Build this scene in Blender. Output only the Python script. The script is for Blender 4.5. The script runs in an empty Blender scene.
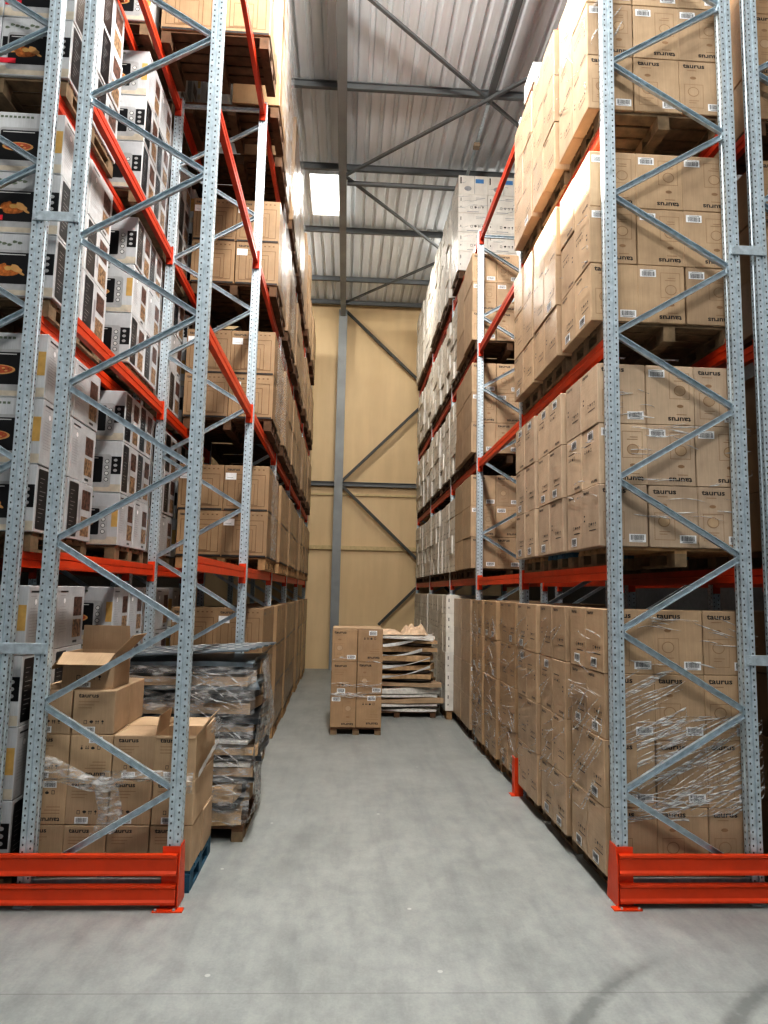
import bpy, bmesh, math, random
from mathutils import Vector, Matrix
R = random.Random(7)
C = bpy.context.scene.collection
PI = math.pi

# ------------------------------------------------------------------ materials
def nmat(name):
    m = bpy.data.materials.new(name); m.use_nodes = True
    nt = m.node_tree; b = nt.nodes['Principled BSDF']
    return m, nt, b
def N(nt, t, **k):
    n = nt.nodes.new(t)
    for a, v in k.items(): setattr(n, a, v)
    return n
def L(nt, a, b): nt.links.new(a, b)
def ramp(nt, fac, stops):
    r = N(nt, 'ShaderNodeValToRGB'); e = r.color_ramp.elements
    while len(e) < len(stops): e.new(0.5)
    for i, (p, c) in enumerate(stops):
        e[i].position = p; e[i].color = (c[0], c[1], c[2], 1) if len(c) == 3 else c
    L(nt, fac, r.inputs[0]); return r.outputs[0]
def noise(nt, coord, scale, detail=3, rough=.55):
    n = N(nt, 'ShaderNodeTexNoise'); n.inputs['Scale'].default_value = scale
    n.inputs['Detail'].default_value = detail; n.inputs['Roughness'].default_value = rough
    L(nt, coord, n.inputs['Vector']); return n.outputs['Fac']
def mapping(nt, coord, scale=(1, 1, 1), rot=(0, 0, 0)):
    m = N(nt, 'ShaderNodeMapping'); m.inputs['Scale'].default_value = scale; m.inputs['Rotation'].default_value = rot
    L(nt, coord, m.inputs['Vector']); return m.outputs['Vector']
def math_n(nt, op, a, b=None, c=None):
    n = N(nt, 'ShaderNodeMath', operation=op)
    for i, v in enumerate((a, b, c)):
        if v is None: continue
        if isinstance(v, (int, float)): n.inputs[i].default_value = v
        else: L(nt, v, n.inputs[i])
    return n.outputs[0]
def mixc(nt, fac, a, b, mode='MIX'):
    n = N(nt, 'ShaderNodeMix', data_type='RGBA', blend_type=mode)
    if isinstance(fac, (int, float)): n.inputs[0].default_value = fac
    else: L(nt, fac, n.inputs[0])
    for i, v in ((6, a), (7, b)):
        if isinstance(v, tuple): n.inputs[i].default_value = (*v, 1) if len(v) == 3 else v
        else: L(nt, v, n.inputs[i])
    return n.outputs[2]
def geo(nt): return N(nt, 'ShaderNodeNewGeometry').outputs['Position']
def objc(nt): return N(nt, 'ShaderNodeTexCoord').outputs['Object']
def orand(nt): return N(nt, 'ShaderNodeObjectInfo').outputs['Random']
def bump(nt, h, strength, dist, b):
    n = N(nt, 'ShaderNodeBump'); n.inputs['Strength'].default_value = strength; n.inputs['Distance'].default_value = dist
    L(nt, h, n.inputs['Height']); L(nt, n.outputs[0], b.inputs['Normal'])
def plain(name, col, rough=.6, metal=0, var=.12, scale=14):
    m, nt, b = nmat(name)
    f = noise(nt, geo(nt), scale)
    c = ramp(nt, f, [(.3, tuple(x*(1-var) for x in col)), (.7, tuple(min(1, x*(1+var)) for x in col))])
    L(nt, c, b.inputs['Base Color']); b.inputs['Roughness'].default_value = rough; b.inputs['Metallic'].default_value = metal
    return m
def card(name, col, wrapped=False, rnd=.16):
    m, nt, b = nmat(name)
    p = geo(nt)
    f = noise(nt, p, 5, 4)
    fl = noise(nt, mapping(nt, objc(nt), (60, 60, 1.5)), 3, 2)
    c = ramp(nt, f, [(.25, tuple(x*.86 for x in col)), (.75, tuple(x*1.08 for x in col))])
    c = mixc(nt, .10, c, ramp(nt, fl, [(.35, (.45, .45, .45)), (.65, (1.4, 1.35, 1.3))]), 'MULTIPLY')
    r = orand(nt)
    c = mixc(nt, 1, c, ramp(nt, r, [(0, (1-rnd, 1-rnd, 1-rnd*.9)), (1, (1+rnd*.4, 1+rnd*.38, 1+rnd*.3))]), 'MULTIPLY')
    L(nt, c, b.inputs['Base Color'])
    b.inputs['Roughness'].default_value = .78
    b.inputs['Specular IOR Level'].default_value = .25
    if wrapped:
        w = noise(nt, mapping(nt, p, (2.2, 2.2, 14), (.25, .2, 0)), 2.2, 5, .65)
        b.inputs['Coat Weight'].default_value = .55; b.inputs['Coat Roughness'].default_value = .16
        bn = N(nt, 'ShaderNodeBump'); bn.inputs['Strength'].default_value = .55; bn.inputs['Distance'].default_value = .02
        L(nt, w, bn.inputs['Height']); L(nt, bn.outputs[0], b.inputs['Coat Normal'])
    return m
def film(name, lo, hi, scale=(3, 3, 18), rot=(.4, .3, 0), tint=(.86, .87, .88), rough=.18):
    """clear stretch film: transparent, with whitish glossy wrinkles"""
    m, nt, b = nmat(name)
    p = geo(nt)
    f = noise(nt, mapping(nt, p, scale, rot), 2.0, 6, .62)
    a = ramp(nt, f, [(.38, (lo,)*3), (.72, (hi,)*3)])
    b.inputs['Base Color'].default_value = (*tint, 1); b.inputs['Roughness'].default_value = rough
    b.inputs['Specular IOR Level'].default_value = .9
    L(nt, a, b.inputs['Alpha'])
    bump(nt, f, .7, .02, b)
    return m
def galv(name):
    m, nt, b = nmat(name)
    p = geo(nt)
    f = noise(nt, p, 22, 3)
    c = ramp(nt, f, [(.3, (.48, .55, .59)), (.7, (.68, .76, .81))])
    L(nt, c, b.inputs['Base Color']); b.inputs['Metallic'].default_value = .55
    L(nt, ramp(nt, f, [(.3, (.32,)*3), (.7, (.5,)*3)]), b.inputs['Roughness'])
    return m
def galv_holes(name):
    """galvanised post with two staggered columns of punched holes on each face"""
    m, nt, b = nmat(name)
    o = objc(nt)
    s = N(nt, 'ShaderNodeSeparateXYZ'); L(nt, o, s.inputs[0])
    nn = N(nt, 'ShaderNodeTexCoord').outputs['Normal']
    sn = N(nt, 'ShaderNodeSeparateXYZ'); L(nt, nn, sn.inputs[0])
    facex = math_n(nt, 'GREATER_THAN', math_n(nt, 'ABSOLUTE', sn.outputs[0]), .7)
    u = N(nt, 'ShaderNodeMix', data_type='FLOAT'); L(nt, facex, u.inputs[0]); L(nt, s.outputs[0], u.inputs[2]); L(nt, s.outputs[1], u.inputs[3])
    u = u.outputs[0]
    au = math_n(nt, 'SUBTRACT', math_n(nt, 'ABSOLUTE', u), .027)
    sgn = math_n(nt, 'MULTIPLY', math_n(nt, 'GREATER_THAN', u, 0.0), .025)
    z = math_n(nt, 'SUBTRACT', math_n(nt, 'MODULO', math_n(nt, 'ADD', s.outputs[2], sgn), .05), .025)
    d2 = math_n(nt, 'ADD', math_n(nt, 'MULTIPLY', au, au), math_n(nt, 'MULTIPLY', math_n(nt, 'MULTIPLY', z, .75), math_n(nt, 'MULTIPLY', z, .75)))
    hole = math_n(nt, 'LESS_THAN', d2, (.0062**2))
    f = noise(nt, geo(nt), 20, 3)
    c = ramp(nt, f, [(.3, (.48, .55, .59)), (.7, (.68, .76, .81))])
    c = mixc(nt, hole, c, (.07, .08, .09))
    L(nt, c, b.inputs['Base Color'])
    L(nt, math_n(nt, 'MULTIPLY', math_n(nt, 'SUBTRACT', 1.0, hole), .55), b.inputs['Metallic'])
    b.inputs['Roughness'].default_value = .42
    return m
def floor_mat():
    m, nt, b = nmat('polished_concrete')
    p = geo(nt)
    s = N(nt, 'ShaderNodeSeparateXYZ'); L(nt, p, s.inputs[0])
    big = noise(nt, p, 1.3, 7, .65); mid = noise(nt, mapping(nt, p, (1, .6, 1)), 7, 8, .7); fine = noise(nt, p, 60, 3)
    c = ramp(nt, big, [(.25, (.272, .286, .278)), (.75, (.36, .374, .362))])
    c = mixc(nt, .55, c, ramp(nt, mid, [(.3, (.62, .63, .64)), (.60, (1.06, 1.06, 1.05))]), 'MULTIPLY')
    c = mixc(nt, .2, c, ramp(nt, fine, [(.3, (.75,)*3), (.7, (1.2,)*3)]), 'MULTIPLY')
    # wheel grime along the aisle
    st = noise(nt, mapping(nt, p, (2.6, .35, 1), (0, 0, .06)), 1.6, 5, .6)
    c = mixc(nt, .7, c, ramp(nt, st, [(.46, (1, 1, 1)), (.74, (.72, .73, .75))]), 'MULTIPLY')
    # small pale flecks
    fk = N(nt, 'ShaderNodeTexVoronoi'); fk.inputs['Scale'].default_value = 2.1; L(nt, p, fk.inputs['Vector'])
    c = mixc(nt, math_n(nt, 'MULTIPLY', math_n(nt, 'LESS_THAN', fk.outputs['Distance'], .035), .35), c, (.75, .75, .73))
    # saw-cut joint across the aisle
    jl = math_n(nt, 'LESS_THAN', math_n(nt, 'ABSOLUTE', math_n(nt, 'SUBTRACT', s.outputs[1], math_n(nt, 'ADD', 4.21, math_n(nt, 'MULTIPLY', s.outputs[0], -.012)))), .004)
    c = mixc(nt, math_n(nt, 'MULTIPLY', jl, .45), c, (.12, .12, .12))
    # curved tyre marks
    def arc(cx, cy, rad, w, k, x0, x1):
        dx = math_n(nt, 'SUBTRACT', s.outputs[0], cx); dy = math_n(nt, 'SUBTRACT', s.outputs[1], cy)
        r = math_n(nt, 'SQRT', math_n(nt, 'ADD', math_n(nt, 'MULTIPLY', dx, dx), math_n(nt, 'MULTIPLY', dy, dy)))
        band = math_n(nt, 'SUBTRACT', 1.0, math_n(nt, 'MINIMUM', math_n(nt, 'DIVIDE', math_n(nt, 'ABSOLUTE', math_n(nt, 'SUBTRACT', r, rad)), w), 1.0))
        ins = math_n(nt, 'MULTIPLY', math_n(nt, 'GREATER_THAN', s.outputs[0], x0), math_n(nt, 'LESS_THAN', s.outputs[0], x1))
        up = math_n(nt, 'GREATER_THAN', dy, 0)
        fade = math_n(nt, 'MULTIPLY_ADD', math_n(nt, 'SUBTRACT', s.outputs[0], x0), -.95, 1.0)
        fade = math_n(nt, 'MAXIMUM', fade, .07)
        tw = math_n(nt, 'MULTIPLY_ADD', noise(nt, p, 16, 4), 1.3, -.1)
        return math_n(nt, 'MULTIPLY', math_n(nt, 'MULTIPLY', math_n(nt, 'MULTIPLY', math_n(nt, 'MULTIPLY', band, ins), up), math_n(nt, 'MULTIPLY', tw, fade)), k)
    c = mixc(nt, math_n(nt, 'MINIMUM', arc(2.95, 2.75, 2.0, .075, 1.9, 1.2, 3.0), .55), c, (.10, .11, .11))
    c = mixc(nt, math_n(nt, 'MINIMUM', arc(3.45, 2.75, 1.72, .075, 1.9, 2.05, 3.4), .55), c, (.10, .11, .11))
    L(nt, c, b.inputs['Base Color'])
    L(nt, ramp(nt, mid, [(.3, (.34,)*3), (.7, (.52,)*3)]), b.inputs['Roughness'])
    b.inputs['Specular IOR Level'].default_value = .4
    return m

CARD = card('tan_cardboard', (.50, .37, .25))
CARDW = card('film_wrapped_cardboard', (.48, .35, .235), True)
CARDD = card('brown_cardboard', (.44, .30, .18))
CARDDW = card('film_wrapped_brown_cardboard', (.43, .295, .18), True)
PANC = card('golden_brown_cardboard', (.365, .25, .15), True)
CARDLIT = card('lit_film_wrapped_cardboard', (.56, .435, .32), True)  # wrapped cardboard brightened to stand for the stronger lamplight on first level
CARDIN = plain('cardboard_inside', (.38, .25, .14), .85)
TAPE = plain('packing_tape', (.46, .30, .17), .3)
WHITEC = card('white_carton_board', (.76, .73, .67), True, .10)
OVENC = card('printed_white_carton_board', (.57, .58, .59), True, .08)
INK = plain('black_print', (.035, .03, .028), .6)
INKF = plain('faded_print', (.30, .19, .11), .8)
INKG = plain('grey_print', (.33, .33, .34), .6)
PAPER = plain('white_sticker', (.80, .80, .80), .5)
BLUE = plain('blue_print', (.10, .26, .52), .5)
GLASSK = plain('oven_picture_black', (.018, .018, .020), .3)
SILVER = plain('oven_picture_silver', (.42, .42, .42), .4)
KNOB = plain('oven_picture_knob', (.62, .62, .60), .4)
CREAM = plain('picture_cream', (.55, .49, .40), .5)
GOLD = plain('picture_gold', (.55, .36, .13), .5)
ROAST = plain('picture_roast', (.40, .14, .035), .5, 0, .5, 40)
DOUGH = plain('picture_dough', (.58, .34, .14), .5)
SAUCE = plain('picture_sauce', (.45, .10, .05), .5)
HERB = plain('picture_herb', (.15, .18, .13), .5)
RED = plain('red_flash', (.70, .04, .07), .5)
FOOD = plain('picture_food', (.11, .06, .045), .5, 0, .8, 30)
PALEF = plain('picture_pale_food', (.26, .17, .10), .5, 0, .7, 30)
GALV = galv('galvanised_steel')
POST = galv_holes('punched_galvanised_steel')
ORANGE = plain('orange_powder_coat', (.66, .075, .018), .38, 0, .08, 6)
REDB = plain('red_orange_powder_coat', (.52, .055, .02), .4, 0, .1, 6)
WOOD = plain('pallet_wood', (.34, .215, .11), .8, 0, .3, 9)
WOODG = plain('grey_shaded_pallet_wood', (.22, .16, .10), .85, 0, .3, 9)  # pallet wood toned down so the undersides read shaded
WOODD = plain('dark_shaded_pallet_wood', (.12, .068, .038), .85, 0, .3, 9)  # darkest copy, puts underside shade into the pallet colour
BLUEW = plain('blue_painted_wood', (.035, .11, .17), .7, 0, .3, 9)
STEELD = plain('grey_painted_steel', (.17, .18, .185), .5, .1, .1, 2)
STEELC = plain('column_grey_paint', (.29, .305, .31), .5, .1, .1, 2)
BLACKP = plain('black_plastic_sheet', (.035, .04, .045), .32, 0, .3, 8)
SLATE = plain('slate_plastic_sheet', (.13, .16, .18), .35, 0, .3, 8)
KRAFT = plain('kraft_paper', (.50, .35, .21), .75, 0, .25, 12)
KRAFTP = plain('pale_kraft_paper', (.66, .50, .36), .75, 0, .2, 10)
GAPD = plain('shadow_gap_brown', (.07, .055, .045), .6)  # recessed dark layers stand for shadow between the bundles
INKP = plain('brown_outline_print', (.17, .10, .05), .8)
WSTRAP = plain('white_strap', (.72, .72, .70), .4)
WPRINT = plain('white_printed_board', (.66, .64, .60), .5, 0, .15, 20)
FILM = film('clear_stretch_film', .0, .75)
FILMS = film('glare_streaked_film', .10, .95, (5, 5, 26), (.5, .4, 0), (.9, .91, .92), .14)  # whitish streaks put the film's glare into the colour
FILMH = film('heavy_stretch_film', .04, .62, (2.5, 2.5, 9), (.5, .25, 0), (.78, .78, .77), .2)

# ------------------------------------------------------------------ mesh helpers
class MB:
    def __init__(s): s.v = []; s.f = []; s.m = []
    def add(s, vs, fs, mi=0):
        k = len(s.v); s.v += [tuple(v) for v in vs]
        for f in fs: s.f.append(tuple(k+i for i in f)); s.m.append(mi)
    def box(s, x0, x1, y0, y1, z0, z1, mi=0, M=None):
        vs = [(x, y, z) for z in (z0, z1) for y in (y0, y1) for x in (x0, x1)]
        if M: vs = [M @ Vector(v) for v in vs]
        s.add(vs, [(0, 2, 3, 1), (4, 5, 7, 6), (0, 1, 5, 4), (2, 6, 7, 3), (0, 4, 6, 2), (1, 3, 7, 5)], mi); return s
    def prism(s, pts, axis, a, b, mi=0):
        """extrude a 2D polygon (counter-clockwise) along an axis"""
        n = len(pts)
        def P(p, t): return {'x': (t, p[0], p[1]), 'y': (p[0], t, p[1]), 'z': (p[0], p[1], t)}[axis]
        vs = [P(p, a) for p in pts] + [P(p, b) for p in pts]
        fs = [(i, (i+1) % n, n+(i+1) % n, n+i) for i in range(n)] + [tuple(range(n))[::-1], tuple(range(n, 2*n))]
        if axis == 'y': fs = [f[::-1] for f in fs]
        s.add(vs, fs, mi); return s
    def bar(s, p, q, w, d, mi=0, up=(0, 0, 1)):
        p, q = Vector(p), Vector(q); t = (q-p).normalized(); up = Vector(up)
        a = t.cross(up)
        if a.length < 1e-4: a = t.cross(Vector((1, 0, 0)))
        a.normalize(); b = a.cross(t).normalized()
        vs = [e+a*(w/2*i)+b*(d/2*j) for e in (p, q) for i, j in ((-1, -1), (1, -1), (1, 1), (-1, 1))]
        s.add(vs, [(0, 1, 2, 3), (7, 6, 5, 4), (0, 4, 5, 1), (1, 5, 6, 2), (2, 6, 7, 3), (3, 7, 4, 0)], mi); return s
    def tube(s, p, q, r, mi=0, n=10):
        p, q = Vector(p), Vector(q); t = (q-p).normalized()
        a = t.cross(Vector((0, 0, 1)) if abs(t.z) < .9 else Vector((1, 0, 0))).normalized(); b = t.cross(a)
        vs = [e+(a*math.cos(2*PI*i/n)+b*math.sin(2*PI*i/n))*r for e in (p, q) for i in range(n)]
        s.add(vs, [(i, (i+1) % n, n+(i+1) % n, n+i) for i in range(n)]+[tuple(range(n))[::-1], tuple(range(n, 2*n))], mi); return s
    def poly(s, pts, mi=0): s.add(pts, [tuple(range(len(pts)))], mi); return s
    def mesh(s, name, mats):
        me = bpy.data.meshes.new(name); me.from_pydata(s.v, [], s.f)
        for m in (mats if isinstance(mats, (list, tuple)) else [mats]): me.materials.append(m)
        me.polygons.foreach_set('material_index', s.m); me.update(); return me
def bevel(me, w, seg=1):
    bm = bmesh.new(); bm.from_mesh(me)
    bmesh.ops.bevel(bm, geom=bm.edges[:], offset=w, segments=seg, affect='EDGES', clamp_overlap=True)
    bm.to_mesh(me); bm.free(); return me
def fixn(me):
    bm = bmesh.new(); bm.from_mesh(me); bmesh.ops.recalc_face_normals(bm, faces=bm.faces[:]); bm.to_mesh(me); bm.free(); return me
def obj(name, me, parent=None, loc=(0, 0, 0), rot=(0, 0, 0)):
    o = bpy.data.objects.new(name, me); C.objects.link(o); o.location = loc; o.rotation_euler = rot
    if parent is not None: o.parent = parent
    return o
def tag(o, label, cat, group=None, kind=None):
    o['label'] = label; o['category'] = cat
    if group: o['group'] = group
    if kind: o['kind'] = kind
    return o
def thing(name, label, cat, loc=(0, 0, 0), rz=0, group=None):
    return tag(obj(name, None, None, loc, (0, 0, rz)), label, cat, group)
def struct(name, me, parent=None, label=None):
    o = obj(name, me, parent); o['kind'] = 'structure'
    if label: o['label'] = label
    return o
def smooth(me):
    me.polygons.foreach_set('use_smooth', [True]*len(me.polygons)); return me
ORD = ['first', 'second', 'third', 'fourth', 'fifth', 'sixth', 'seventh', 'eighth', 'ninth', 'tenth', 'eleventh', 'twelfth', 'thirteenth', 'fourteenth', 'fifteenth', 'sixteenth', 'seventeenth', 'eighteenth']

# flat lettering
def text_verts(s, width, bold=.012, wide=1.0):
    cu = bpy.data.curves.new('lettering', 'FONT'); cu.body = s; cu.size = 1; cu.offset = bold; cu.resolution_u = 2
    o = bpy.data.objects.new('lettering', cu); C.objects.link(o)
    dg = bpy.context.evaluated_depsgraph_get(); me = o.evaluated_get(dg).to_mesh()
    vs = [v.co.copy() for v in me.vertices]; fs = [tuple(p.vertices) for p in me.polygons]
    o.evaluated_get(dg).to_mesh_clear(); bpy.data.objects.remove(o); bpy.data.curves.remove(cu)
    x0 = min(v.x for v in vs); x1 = max(v.x for v in vs); y0 = min(v.y for v in vs); k = width/(x1-x0)
    return [((v.x-x0)*k, (v.y-y0)*k/wide) for v in vs], fs
LOGO = text_verts('taurus', 1.0, .022, 1.28)

class Face2D:
    """flat printing laid on one face of a carton: (u, v) measured from the face's lower corner"""
    def __init__(s, w, h, place, flip=False): s.w, s.h, s.place, s.flip = w, h, place, flip; s.b = MB()
    def pt(s, u, v, e):
        if s.flip: u, v = s.w-u, s.h-v
        return s.place(u-s.w/2, v, e)
    def rect(s, u0, v0, u1, v1, mi=0, e=.0012): s.b.poly([s.pt(*p, e) for p in ((u0, v0), (u1, v0), (u1, v1), (u0, v1))], mi)
    def frame(s, u0, v0, u1, v1, t, mi=0, e=.0012):
        s.rect(u0, v0, u1, v0+t, mi, e); s.rect(u0, v1-t, u1, v1, mi, e); s.rect(u0, v0+t, u0+t, v1-t, mi, e); s.rect(u1-t, v0+t, u1, v1-t, mi, e)
    def ell(s, cu, cv, a, b, mi=0, e=.0012, n=18, wob=0, rot=0):
        P = []
        for i in range(n):
            t = 2*PI*i/n; r = 1+wob*math.sin(3*t+1)+wob*.6*math.sin(5*t)
            x, y = a*r*math.cos(t), b*r*math.sin(t)
            P.append(s.pt(cu+x*math.cos(rot)-y*math.sin(rot), cv+x*math.sin(rot)+y*math.cos(rot), e))
        s.b.poly(P, mi)
    def rrect(s, u0, v0, u1, v1, r, mi=0, e=.0012):
        P = []
        for cx, cy, a in ((u1-r, v0+r, -PI/2), (u1-r, v1-r, 0), (u0+r, v1-r, PI/2), (u0+r, v0+r, PI)):
            for k in range(4): t = a+k*PI/6; P.append(s.pt(cx+r*math.cos(t), cy+r*math.sin(t), e))
        s.b.poly(P, mi)
    def text(s, tv, u, v, width, mi=0, e=.0012):
        vs, fs = tv; s.b.add([s.pt(u+x*width, v+y*width, e) for x, y in vs], fs, mi)
    def mesh(s, name, mats): return s.b.mesh(name, mats)
def front_of(w, d, h):      # the face towards -Y, box origin at the base centre
    return lambda u, v, e: (u, -d/2-e, v)
def west_of(w, d, h):       # the face towards -X (u runs towards -Y)
    return lambda u, v, e: (-w/2-e, -u, v)
def east_of(w, d, h):
    return lambda u, v, e: (w/2+e, u, v)

# ------------------------------------------------------------------ cartons
_body = {}
def body(w, d, h, mat, seam=True):
    k = (w, d, h, mat.name)
    if k in _body: return _body[k]
    me = bevel(MB().box(-w/2, w/2, -d/2, d/2, 0, h).mesh('carton', [mat]), .006)
    _body[k] = me; return me
def icons(F, u, v, s, mi=0):
    """the row of handling marks: glass, umbrella, arrows, box"""
    F.frame(u, v, u+s*.8, v+s, s*.12, mi)
    u += s*1.5; F.ell(u+s*.5, v+s*.62, s*.5, s*.34, mi); F.rect(u+s*.44, v, u+s*.56, v+s*.6, mi)
    u += s*1.5
    for k in (0, .55): F.rect(u+s*(.18+k), v, u+s*(.32+k), v+s*.6, mi); F.b.poly([F.pt(u+s*(k), v+s*.6, .0012), F.pt(u+s*(.5+k), v+s*.6, .0012), F.pt(u+s*(.25+k), v+s, .0012)], mi)
    u += s*1.6; F.ell(u+s*.35, v+s*.7, s*.3, s*.3, mi); F.rect(u+s*.3, v+s*.1, u+s*.4, v+s*.5, mi); F.rect(u+s*.1, v, u+s*.6, v+s*.1, mi)
def barcode(F, u, v, w, h):
    F.rect(u, v, u+w, v+h, 0, .0022)
    x = u+w*.1; q = random.Random(int(u*1e4))
    while x < u+w*.88:
        t = w*q.choice((.012, .02, .03)); F.rect(x, v+h*.26, x+t, v+h*.88, 1, .0030); x += t+w*q.choice((.014, .022))
    F.rect(u+w*.15, v+h*.1, u+w*.8, v+h*.16, 1, .0030)
_art = {}
def art(kind, w, d, h, side, flip):
    """[(part name, mesh)] for one printed face"""
    k = (kind, w, d, h, side, flip)
    if k in _art: return _art[k]
    W = {'f': w, 'w': d, 'e': d}[side]; pl = {'f': front_of, 'w': west_of, 'e': east_of}[side](w, d, h)
    F = lambda: Face2D(W, h, pl, flip)
    out = []
    if kind == 'tan' and side == 'f':
        a = F(); a.text(LOGO, W*.08, h*.865, W*.48); out.append(('printed_logo', a.mesh('printed_logo', [INK])))
        b = F(); b.rect(W*.17, h*.815, W*.38, h*.826)
        b.frame(W*.10, h*.12, W*.52, h*.56, .0035); b.ell(W*.3, h*.68, .028, .014); b.ell(W*.3, h*.42, .05, .045)
        b.ell(W*.3, h*.42, .044, .039, 1, .0018); b.rect(W*.2, h*.25, W*.42, h*.26); b.rect(W*.2, h*.21, W*.36, h*.22)
        out.append(('printed_marks', b.mesh('printed_marks', [INKF, CARD])))
        c = F(); barcode(c, W*.61, h*.075, W*.34, h*.13); out.append(('barcode_label', c.mesh('barcode_label', [PAPER, INK])))
    elif kind == 'tan':
        b = F(); b.text(LOGO, W*.12, h*.90, W*.34)
        b.rect(W*.14, h*.52, W*.2, h*.55); b.rect(W*.14, h*.44, W*.2, h*.47)
        icons(b, W*.42, h*.34, W*.08); b.rect(W*.45, h*.27, W*.85, h*.285)
        out.append(('printed_marks', b.mesh('printed_marks', [INK])))
    elif kind == 'tan_label':
        b = F(); b.text(LOGO, W*.12, h*.90, W*.34)
        icons(b, W*.42, h*.34, W*.08); b.rect(W*.45, h*.27, W*.85, h*.285)
        out.append(('printed_marks', b.mesh('printed_marks', [INK])))
        c = F(); barcode(c, W*.30, h*.06, W*.34, h*.15); out.append(('barcode_label', c.mesh('barcode_label', [PAPER, INK])))
    elif kind == 'small' and side == 'f':
        a = F(); a.text(LOGO, W*.12, h*.84, W*.48); out.append(('printed_logo', a.mesh('printed_logo', [INK])))
        b = F()
        for i, (p, q) in enumerate(((.62, .74), (.50, .69), (.45, .66))): b.rect(W*.13, h*(.74-.07*i), W*p, h*(.752-.07*i), 1)
        icons(b, W*.28, h*.24, W*.09); out.append(('printed_marks', b.mesh('printed_marks', [INK, INKF])))
        c = F(); barcode(c, W*.24, h*.03, W*.32, h*.15); out.append(('barcode_label', c.mesh('barcode_label', [PAPER, INK])))
    elif kind == 'panelled' and side == 'f':
        b = F(); b.text(LOGO, W*.06, h*.88, W*.28); b.frame(W*.08, h*.10, W*.92, h*.80, .007, 1); b.frame(W*.24, h*.12, W*.76, h*.70, .007, 1); b.frame(W*.32, h*.14, W*.68, h*.6, .005, 1)
        for i in range(5): b.rect(W*(.45+.1*i), h*.9, W*(.49+.1*i), h*.925, 1)
        b.rect(W*.02, h*.005, W*.98, h*.045)
        out.append(('printed_marks', b.mesh('printed_marks', [INK, INKP])))
    elif kind == 'panelled':
        b = F(); b.text(LOGO, W*.1, h*.86, W*.25); icons(b, W*.5, h*.2, W*.05); b.rect(W*.02, h*.005, W*.98, h*.04)
        out.append(('printed_marks', b.mesh('printed_marks', [INK, INKF])))
    elif kind == 'white' :
        b = F()
        v = (int(round(w*100))+(0 if side == 'f' else 1)) % 2
        b.rect(W*.08, h*.62, W*.105, h*.80); b.rect(W*.08, h*.28, W*.105, h*.36); icons(b, W*.42, h*.25, W*.085)
        b.rect(W*.6, h*.8, W*.92, h*.83, 1); b.rect(W*.6, h*.72, W*.85, h*.74, 1); b.rect(W*.3, h*.06, W*.7, h*.1, 1)
        out.append(('printed_marks', b.mesh('printed_marks', [INK, INKG])))
    elif kind == 'whitetop':
        b = F(); b.rect(W*.06, h*.55, W*.1, h*.9); b.rect(W*.58, h*.6, W*.86, h*.82, 2); b.ell(W*.32, h*.3, .07, .05, 1)
        b.rect(W*.54, h*.02, W*.555, h*.98, 1)
        out.append(('printed_marks', b.mesh('printed_marks', [INK, INKG, BLUE])))
    elif kind in ('pizza', 'chicken', 'dark') and side == 'f':
        b = F()
        b.rect(.004, h*.02, W-.004, h*.16, 3)                               # table edge under the oven
        if kind != 'pizza':
            for i in range(7): b.ell(W*(.08+.07*i), h*(.82+.05*((i*3) % 4)/3), .02, .012, 8, .0012, 8, .2)
            b.rect(W*.03, h*.34, W*.22, h*.66, 0, .0010); b.rect(W*.80, h*.36, W*.985, h*.70, 0, .0010)
            for i in range(3): b.ell(W*.89, h*(.43+.1*i), .02, .016, 9, .0016, 10)
        else:
            for i in range(9): b.rect(W*(.04+.06*i), h*.90, W*(.08+.06*i), h*.935, 8)
            b.rect(W*.88, h*.35, W*.985, h*.72, 4, .0010)
        x0, x1, z0, z1 = W*.10, W*.82, h*.10, h*.74
        b.rrect(x0, z0, x1, z1, .03, 1, .0018)
        b.rrect(x0+.012, z0+.05, x1-.085, z1-.025, .012, 0, .0024); b.rect(x0+.03, z1-.045, x1-.13, z1-.037, 2, .0030)
        for i in range(4): b.ell(x1-.043, z0+.05+(z1-z0-.09)*(i+.5)/4, .022, .022, 0, .0024, 14); b.ell(x1-.043, z0+.05+(z1-z0-.09)*(i+.5)/4, .017, .017, 2, .0030, 14)
        cx = (x0+x1)/2-.05; cz = (z0+z1)/2
        if kind == 'pizza':
            b.ell(cx, cz, .125, .040, 6, .0030); b.ell(cx, cz+.002, .105, .031, 7, .0034)
            for i in range(9): b.ell(cx+.085*math.cos(i*2.4)*(.4+.07*i), cz+.022*math.sin(i*2.4)*(.5+.06*i), .014, .007, 6 if i % 2 else 5, .0038, 8)
        elif kind == 'chicken':
            b.ell(cx, cz-.01, .10, .045, 5, .0030, 18, .08); b.ell(cx-.06, cz+.015, .045, .032, 5, .0034, 12, .15, .6); b.ell(cx+.06, cz+.01, .05, .028, 6, .0034, 12, .12, -.5)
            b.ell(cx-.115, cz-.01, .03, .010, 6, .0038, 8); b.ell(cx+.105, cz-.03, .03, .011, 6, .0038, 8, 0, -.5); b.ell(cx, cz+.01, .035, .018, 4, .0038, 10, .1)
        if kind == 'chicken': b.rect(x0-.05, z0+.055, x0+.08, z0+.10, 10, .0042)
        out.append(('oven_picture', b.mesh('oven_picture', [GLASSK, SILVER, KNOB, CREAM, GOLD, ROAST, DOUGH, SAUCE, HERB, SILVER, RED])))
    elif kind in ('pizza', 'chicken', 'dark'):
        b = F()
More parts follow.
